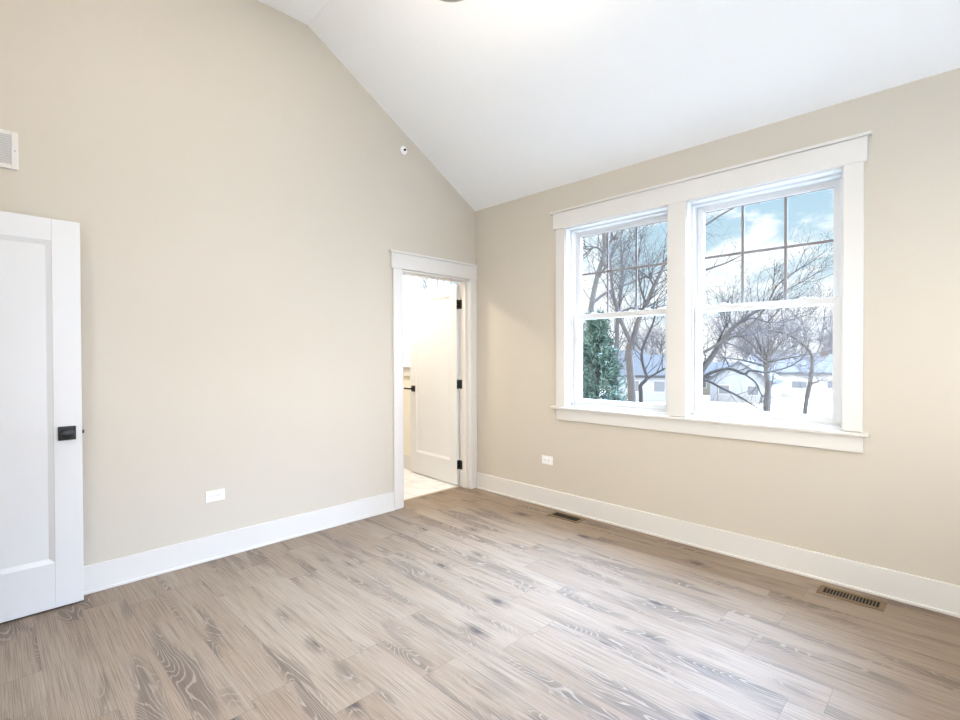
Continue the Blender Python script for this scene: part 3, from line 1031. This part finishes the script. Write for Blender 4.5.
def line(pix, d0, d1=None):
    d1 = d0 if d1 is None else d1
    n = len(pix)
    return [at(u, v, d0 + (d1 - d0) * i / (n - 1)) for i, (u, v) in enumerate(pix)]


def rooted(pix, depth):
    """Polyline whose first point is dropped to the ground below its first pixel."""
    q = line(pix, depth)
    b = q[0].copy()
    b.z = GZ
    return [b, b.lerp(q[0], 0.5)] + q, b


# tree leaning at the far left, grey limb rising out of the evergreen
T = Tree(1)
pts, base = rooted([(590, 330), (591, 308), (597, 278), (604, 254), (604, 236), (600, 205), (606, 165)], 18.5)
main = T.limb(pts, 0.13, 0.055, n=9)
l1 = T.limb(line([(591, 305), (606, 293), (633, 282), (657, 273), (690, 262)], 18.5, 19.5), 0.06, 0.02, False)
l2 = T.limb(line([(604, 254), (596, 247), (586, 249), (570, 240)], 18.5, 17.9), 0.045, 0.02, False)
l3 = T.limb(line([(604, 250), (615, 236), (628, 226), (650, 200)], 18.5, 19.3), 0.05, 0.02, False)
l4 = T.limb(line([(597, 280), (608, 262), (620, 240), (626, 215)], 18.5, 17.7), 0.045, 0.015, False)
for l, c in ((main, 12), (l1, 13), (l2, 8), (l3, 12), (l4, 11)): T.sprout(l, c, 1.6, 0.022, 2)
T.build(base, 'pale grey leaning bare tree rising behind the evergreen', M['bark_pale'], 'bare trees near the house', M['bark'])

# forked tree in the middle of the left-hand window
T = Tree(2)
pts, base = rooted([(632, 399), (629, 352), (632, 342)], 11)
T.limb(pts, 0.10, 0.075, n=9)
a1 = T.limb(line([(632, 344), (624, 328), (617.5, 312), (612, 286), (611, 267), (606, 235)], 11, 10.6), 0.055, 0.02)
a2 = T.limb(line([(632, 344), (638.6, 320), (646.5, 304), (654, 286), (662, 270), (669, 254), (683, 225)], 11, 11.6), 0.065, 0.025)
a3 = T.limb(line([(617.5, 313), (632, 308), (648, 309), (668, 305)], 11, 11.5), 0.03, 0.012, False)
a4 = T.limb(line([(654, 286), (648, 277), (632, 268), (615, 271)], 11.3, 11), 0.025, 0.01, False)
a5 = T.limb(line([(646, 304), (640, 285), (638, 262), (642, 235)], 11.3, 11), 0.03, 0.01, False)
for l, c in ((a1, 13), (a2, 15), (a3, 11), (a4, 9), (a5, 10)): T.sprout(l, c, 1.1, 0.014, 2)
T.build(base, 'tan forked bare tree in the middle of the left-hand window', M['bark_tan'], 'bare trees near the house', M['bark'])

# dark crooked young tree beside it
T = Tree(3)
pts, base = rooted([(641, 401), (640.5, 386), (646.5, 378), (642.5, 362.5), (642.5, 349), (649, 333), (654, 320), (658, 300)], 9)
b1 = T.limb(pts, 0.045, 0.014, n=7)
b2 = T.limb(line([(645, 380), (655, 374), (667.6, 367), (680, 360)], 9, 8.8), 0.022, 0.01)
b3 = T.limb(line([(642.5, 352), (637, 345), (630, 341)], 9, 9.2), 0.014, 0.006, False)
for l, c in ((b1, 8), (b2, 5), (b3, 3)): T.sprout(l, c, 0.7, 0.010, 1, 0.35)
T.build(base, 'dark crooked young bare tree right of the forked trunk', M['bark_dark'], 'bare trees near the house')

# straight grey trunk farther back
T = Tree(4)
pts, base = rooted([(616, 380), (617, 345), (618, 315), (622, 280), (621, 240)], 25)
c1 = T.limb(pts, 0.19, 0.05)
T.sprout(c1, 22, 2.6, 0.035, 3, 0.35)
T.build(base, 'straight grey bare tree behind the forked trunk', M['bark'], 'bare trees near the house')

# big tree left of the right-hand window, its limbs reaching into the view
T = Tree(5)
pts, base = rooted([(697, 392), (699, 378), (703, 369), (711, 358), (723, 340), (737, 324), (760, 309), (785, 296)], 9)
m5 = T.limb(pts, 0.085, 0.022, n=9)
e1 = T.limb(line([(699, 372), (690, 356), (704, 352), (723, 341), (744, 331), (764.6, 309.5), (776, 287), (788, 277), (800, 268)], 9, 8.4), 0.032, 0.008)
e2 = T.limb(line([(700, 370), (688, 330), (682, 300), (690, 276), (707, 269.4), (726, 263), (742, 255)], 9, 8.4), 0.05, 0.006)
e3 = T.limb(line([(684, 310), (676, 270), (682, 240), (707, 224), (722.5, 214), (739, 206), (760, 203)], 8.9, 8.2), 0.035, 0.006)
e4 = T.limb(line([(737, 325), (752, 318), (768, 322), (788, 321), (812, 313)], 9, 9.4), 0.018, 0.006, False)
e5 = T.limb(line([(764, 309), (776, 297), (789, 289), (807, 279), (823.7, 268.5)], 8.6, 8.2), 0.014, 0.005, False)
e6 = T.limb(line([(711, 357), (722, 333), (730, 318), (727, 300)], 9, 9.3), 0.02, 0.006, False)
for l, c in ((m5, 16), (e1, 14), (e4, 14), (e5, 6), (e6, 9)): T.sprout(l, c, 0.75, 0.009, 2, 0.4)
for l, c in ((e2, 4), (e3, 3)): T.sprout(l, c, 0.42, 0.005, 1, 0.62)
T.build(base, 'big grey bare tree at the left edge of the right-hand window', M['bark'], 'bare trees near the house', M['bark_dark'])

# dark low tree whose branches sweep across the lower right-hand window
T = Tree(6)
pts, base = rooted([(688, 410), (692, 388), (704, 376.4), (716, 371), (730, 368.6), (743.8, 373.8), (750.8, 370.3), (766.4, 372), (785.5, 367.7), (797.6, 361.6), (808, 351)], 7)
f1 = T.limb(pts, 0.04, 0.007, n=7)
f2 = T.limb(line([(743.8, 373.5), (756, 383), (761, 394), (768, 400)], 7, 6.8), 0.014, 0.006, False)
f3 = T.limb(line([(692, 389), (704, 380), (721, 387.7), (740, 397), (751, 404), (762, 411)], 7, 6.6), 0.022, 0.007)
f4 = T.limb(line([(730, 368), (724, 357), (716, 352), (712, 354)], 7, 7.2), 0.010, 0.004, False)
f5 = T.limb(line([(766, 372), (785, 373), (806, 376), (822, 372)], 7, 7.1), 0.009, 0.004, False)
for l, c in ((f1, 14), (f2, 5), (f3, 8), (f4, 3), (f5, 5)): T.sprout(l, c, 0.40, 0.006, 1, 0.3)
T.build(base, 'dark low bare tree sweeping across the lower right-hand window', M['bark_dark'], 'bare trees near the house')

# round-crowned tree in the centre of the right-hand window
T = Tree(7)
pts, base = rooted([(766, 404), (768, 387), (766, 369), (768, 356)], 24)
T.limb(pts, 0.15, 0.10, n=8)
rays = [(708, 356), (712, 338), (725, 326), (742, 320), (757, 318), (771, 316), (786, 319), (801, 327), (815, 338), (822, 352), (733, 347), (797, 349)]
for k, (u, v) in enumerate(rays):
    dz = T.rng.uniform(-2.0, 2.0)
    mu, mv = 767 + (u - 767) * 0.45, 366 + (v - 366) * 0.62
    p = T.limb(line([(767, 368 - 9 * T.rng.random()), (mu, mv), (u, v)], 24, 24 + dz), 0.075, 0.015, n=5)
    T.sprout(p, 11, 1.7, 0.02, 2, 0.2, 0.15)
T.build(base, 'round-crowned grey bare tree in the centre of the right-hand window', M['bark'], 'bare trees near the house', M['twig_far'])

# tree at the right side of the right-hand window
T = Tree(8)
pts, base = rooted([(805, 412), (810, 383), (812, 364), (810, 352), (797, 340), (784, 333), (765, 329)], 16)
g1 = T.limb(pts, 0.085, 0.02, n=7)
g2 = T.limb(line([(810, 384), (817, 382), (822, 380), (834, 384)], 16, 15.6), 0.035, 0.015, False)
g3 = T.limb(line([(812, 360), (820, 346), (822, 332), (829, 318)], 16, 16.4), 0.03, 0.012, False)
g4 = T.limb(line([(806, 347), (806, 333), (799, 318)], 16, 16), 0.026, 0.01, False)
for l, c in ((g1, 18), (g2, 6), (g3, 14), (g4, 13)): T.sprout(l, c, 1.3, 0.014, 2, 0.35, 0.2)
T.build(base, 'slim grey bare tree near the right edge of the right-hand window', M['bark'], 'bare trees near the house', M['twig_far'])

# tree seen from the bathroom window
T = Tree(9)
bb = Vector((6.5, 8.8, GZ))
p = T.limb([bb, bb + Vector((0.1, 0.1, 3)), bb + Vector((0.0, -0.2, 6)), bb + Vector((0.3, 0, 9))], 0.14, 0.04)
T.sprout(p, 20, 2.2, 0.03, 2, 0.4)
T.build(bb, 'grey bare tree outside the bathroom window', M['bark_pale'], 'bare trees near the house')


# far tree belt: a few grown shapes, copied
def far_tree(seed, h):
    T = Tree(seed)
    p = T.limb([Vector((0, 0, 0)), Vector((0.1, 0.1, h * 0.3)), Vector((-0.1, 0.15, h * 0.6)), Vector((0.1, 0, h * 0.92))], h * 0.022, h * 0.004, n=6)
    T.sprout(p, 38, h * 0.34, h * 0.007, 3, 0.22, 0.45)
    return T


protos = []
for k in range(4):
    protos.append(far_tree(40 + k, 8.0).build(Vector((0, 0, 0)), 'tree', M['twig_far'], 'hazy bare trees of the far tree line'))
rng = random.Random(5)
HOUSES = [(806, 52), (739, 47), (706, 56), (655, 48), (606, 66)]
kept = []
far_ok = [at(u, 360, d + 3) for u, d in HOUSES]
tries = 0
while len(kept) < 20 and tries < 6000:
    tries += 1
    g = at(rng.uniform(575, 850), 360, rng.uniform(33, 120))
    g.z = GZ
    if min((Vector((g.x, g.y)) - Vector((q.x, q.y))).length for q in far_ok) < 9.5: continue
    sc_ = 1 + max(0, (g - CAM_POS).length - 45) * 0.008
    if kept and min((g - q).length for q in kept) < 8.2 * sc_: continue
    kept.append(g)
for i, g in enumerate(kept):
    o = protos[i] if i < 4 else copy_tree(protos[i % 4])
    o.location = g
    o.rotation_euler = (0, 0, rng.uniform(0, 6.28))
    far = (g - CAM_POS).length
    s = rng.uniform(0.75, 0.9) * (1 + max(0, far - 45) * 0.008)
    o.scale = (s, s, s)
    o['label'] = 'hazy grey bare tree in the far tree line among the houses'


# evergreen
def evergreen(base, h, rad, label, seed, lean=(0, 0)):
    rng = random.Random(seed)
    root = tag(empty('evergreen_tree', base), label, 'tree')
    MB().tube([base, base + Vector((lean[0] * 0.5, lean[1] * 0.5, h * 0.5)), base + Vector((lean[0], lean[1], h * 0.97))], [0.12, 0.08, 0.015], 8).build('trunk', M['bark'], root)
    vs, fs = [], []
    for k in range(420):
        t = rng.random() ** 0.8
        z = h * (0.06 + 0.92 * t)
        R = rad * (1 - t) ** 0.8 * rng.uniform(0.75, 1.12) + 0.08
        a = rng.uniform(0, 2 * math.pi)
        c = base + Vector((lean[0] * t, lean[1] * t, z))
        tip = c + Vector((math.cos(a) * R, math.sin(a) * R, -0.10 * R + 0.15))
        d = (tip - c)
        for j in range(26):
            s = rng.uniform(0.35, 1.0)
            q = c + d * s + Vector((rng.gauss(0, 0.09), rng.gauss(0, 0.09), rng.gauss(0, 0.10)))
            w_ = rng.uniform(0.012, 0.03); L = rng.uniform(0.10, 0.22)
            dir_ = (d.normalized() * 0.6 + rvec(rng) * 0.8 + Vector((0, 0, 0.35))).normalized()
            side = dir_.cross(rvec(rng))
            if side.length < 0.1: continue
            side.normalize()
            b = len(vs)
            vs += [tuple(q - side * w_), tuple(q + side * w_), tuple(q + dir_ * L + side * w_ * 0.3), tuple(q + dir_ * L - side * w_ * 0.3)]
            fs.append((b, b + 1, b + 2, b + 3))
    me = bpy.data.meshes.new('foliage')
    me.from_pydata(vs, [], fs)
    link_mesh('foliage', me, M['needles'], root)
    return root


eb = at(597, 380, 15); eb.z = GZ
evergreen(eb, 5.8, 1.55, 'dense blue green evergreen at the lower left of the left-hand window', 3)


# houses
def house(u, dep, wd, dp, hw, hr, siding, roof, label, rot, wins, gable=False, chimney=False):
    c = at(u, 360, dep); c.z = GZ
    root = tag(empty('house', c), label, 'house')
    fr = Matrix.Translation(c) @ Matrix.Rotation(rot, 4, 'Z')

    def put(mb, nm, mt, par):
        bmesh.ops.transform(mb.bm, matrix=fr, verts=mb.bm.verts)
        return mb.build(nm, mt, par)
    # local: x along the front, y depth (front face at y = 0 towards the viewer, -y), z up
    x0, x1 = -wd / 2, wd / 2
    if gable:
        put(MB().prism([(x0, 0), (x1, 0), (x1, hw), (0, hw + hr), (x0, hw)], 'y', 0, dp), 'walls', siding, root)
        put(MB().prism([(x0 - 0.35, hw - 0.25), (0, hw + hr), (x1 + 0.35, hw - 0.25), (x1 + 0.35, hw), (0, hw + hr + 0.25), (x0 - 0.35, hw)], 'y', -0.3, dp + 0.3), 'roof', roof, root)
    else:
        put(MB().prism([(0, 0), (dp, 0), (dp, hw), (dp / 2, hw + hr), (0, hw)], 'x', x0, x1), 'walls', siding, root)
        put(MB().prism([(-0.4, hw - 0.22), (dp / 2, hw + hr), (dp + 0.4, hw - 0.22), (dp + 0.4, hw), (dp / 2, hw + hr + 0.22), (-0.4, hw)], 'x', x0 - 0.3, x1 + 0.3), 'roof', roof, root)
    for (wx, wz, ww, wh) in wins:
        f = put(MB().box((wx - ww / 2 - 0.09, -0.05, wz - wh / 2 - 0.09), (wx + ww / 2 + 0.09, 0.02, wz + wh / 2 + 0.09)), 'window', M['siding_white'], root)
        put(MB().box((wx - ww / 2, -0.065, wz - wh / 2), (wx + ww / 2, -0.04, wz + wh / 2)), 'pane', M['house_glass'], f)
    if chimney: put(MB().box((wd * 0.22 - 0.35, dp * 0.5 - 0.3, hw), (wd * 0.22 + 0.35, dp * 0.5 + 0.3, hw + hr + 0.9)), 'chimney', M['brick'], root)
    return root


def facing(u):
    d = at(u, 360, 1) - CAM_POS
    return math.atan2(-d.x, d.y)      # turns local +y to point away from the camera


house(806, 52, 9.5, 7, 2.7, 1.7, M['siding_white'], M['shingle'], 'white house with grey roof at the lower right of the right-hand window', facing(806) + 0.1,
      [(-3.3, 1.5, 1.1, 0.9), (-0.6, 1.4, 1.3, 0.7), (2.6, 1.5, 1.4, 0.8)], False, True)
house(739, 47, 5.2, 6, 2.1, 1.7, M['siding_grey'], M['shingle'], 'small pale grey gabled house behind the sweeping dark branches', facing(741) - 0.2,
      [(-1.3, 1.2, 0.9, 0.8), (1.2, 1.2, 0.9, 0.8)], True)
house(706, 56, 6.0, 6, 2.2, 1.3, M['siding_cream'], M['shingle_dark'], 'low cream house at the lower left of the right-hand window', facing(707) + 0.1,
      [(1.6, 1.2, 1.0, 0.7), (-0.5, 1.2, 1.0, 0.7)])
house(655, 48, 7.0, 7, 2.6, 1.8, M['siding_grey'], M['shingle_dark'], 'pale grey house at the lower right of the left-hand window', facing(655),
      [(-2.0, 1.5, 1.0, 1.0), (0.4, 1.5, 1.0, 1.0), (2.4, 1.5, 0.9, 1.0)])
house(606, 66, 10, 7, 3.0, 2.0, M['siding_cream'], M['shingle_dark'], 'cream house far behind the evergreen', facing(606), [(-3, 1.6, 1, 1), (0, 1.6, 1, 1), (3, 1.6, 1, 1)])

for o in list(SC.objects):
    if o.type == 'MESH' and o.parent is None and 'label' not in o:
        print('UNTAGGED', o.name)
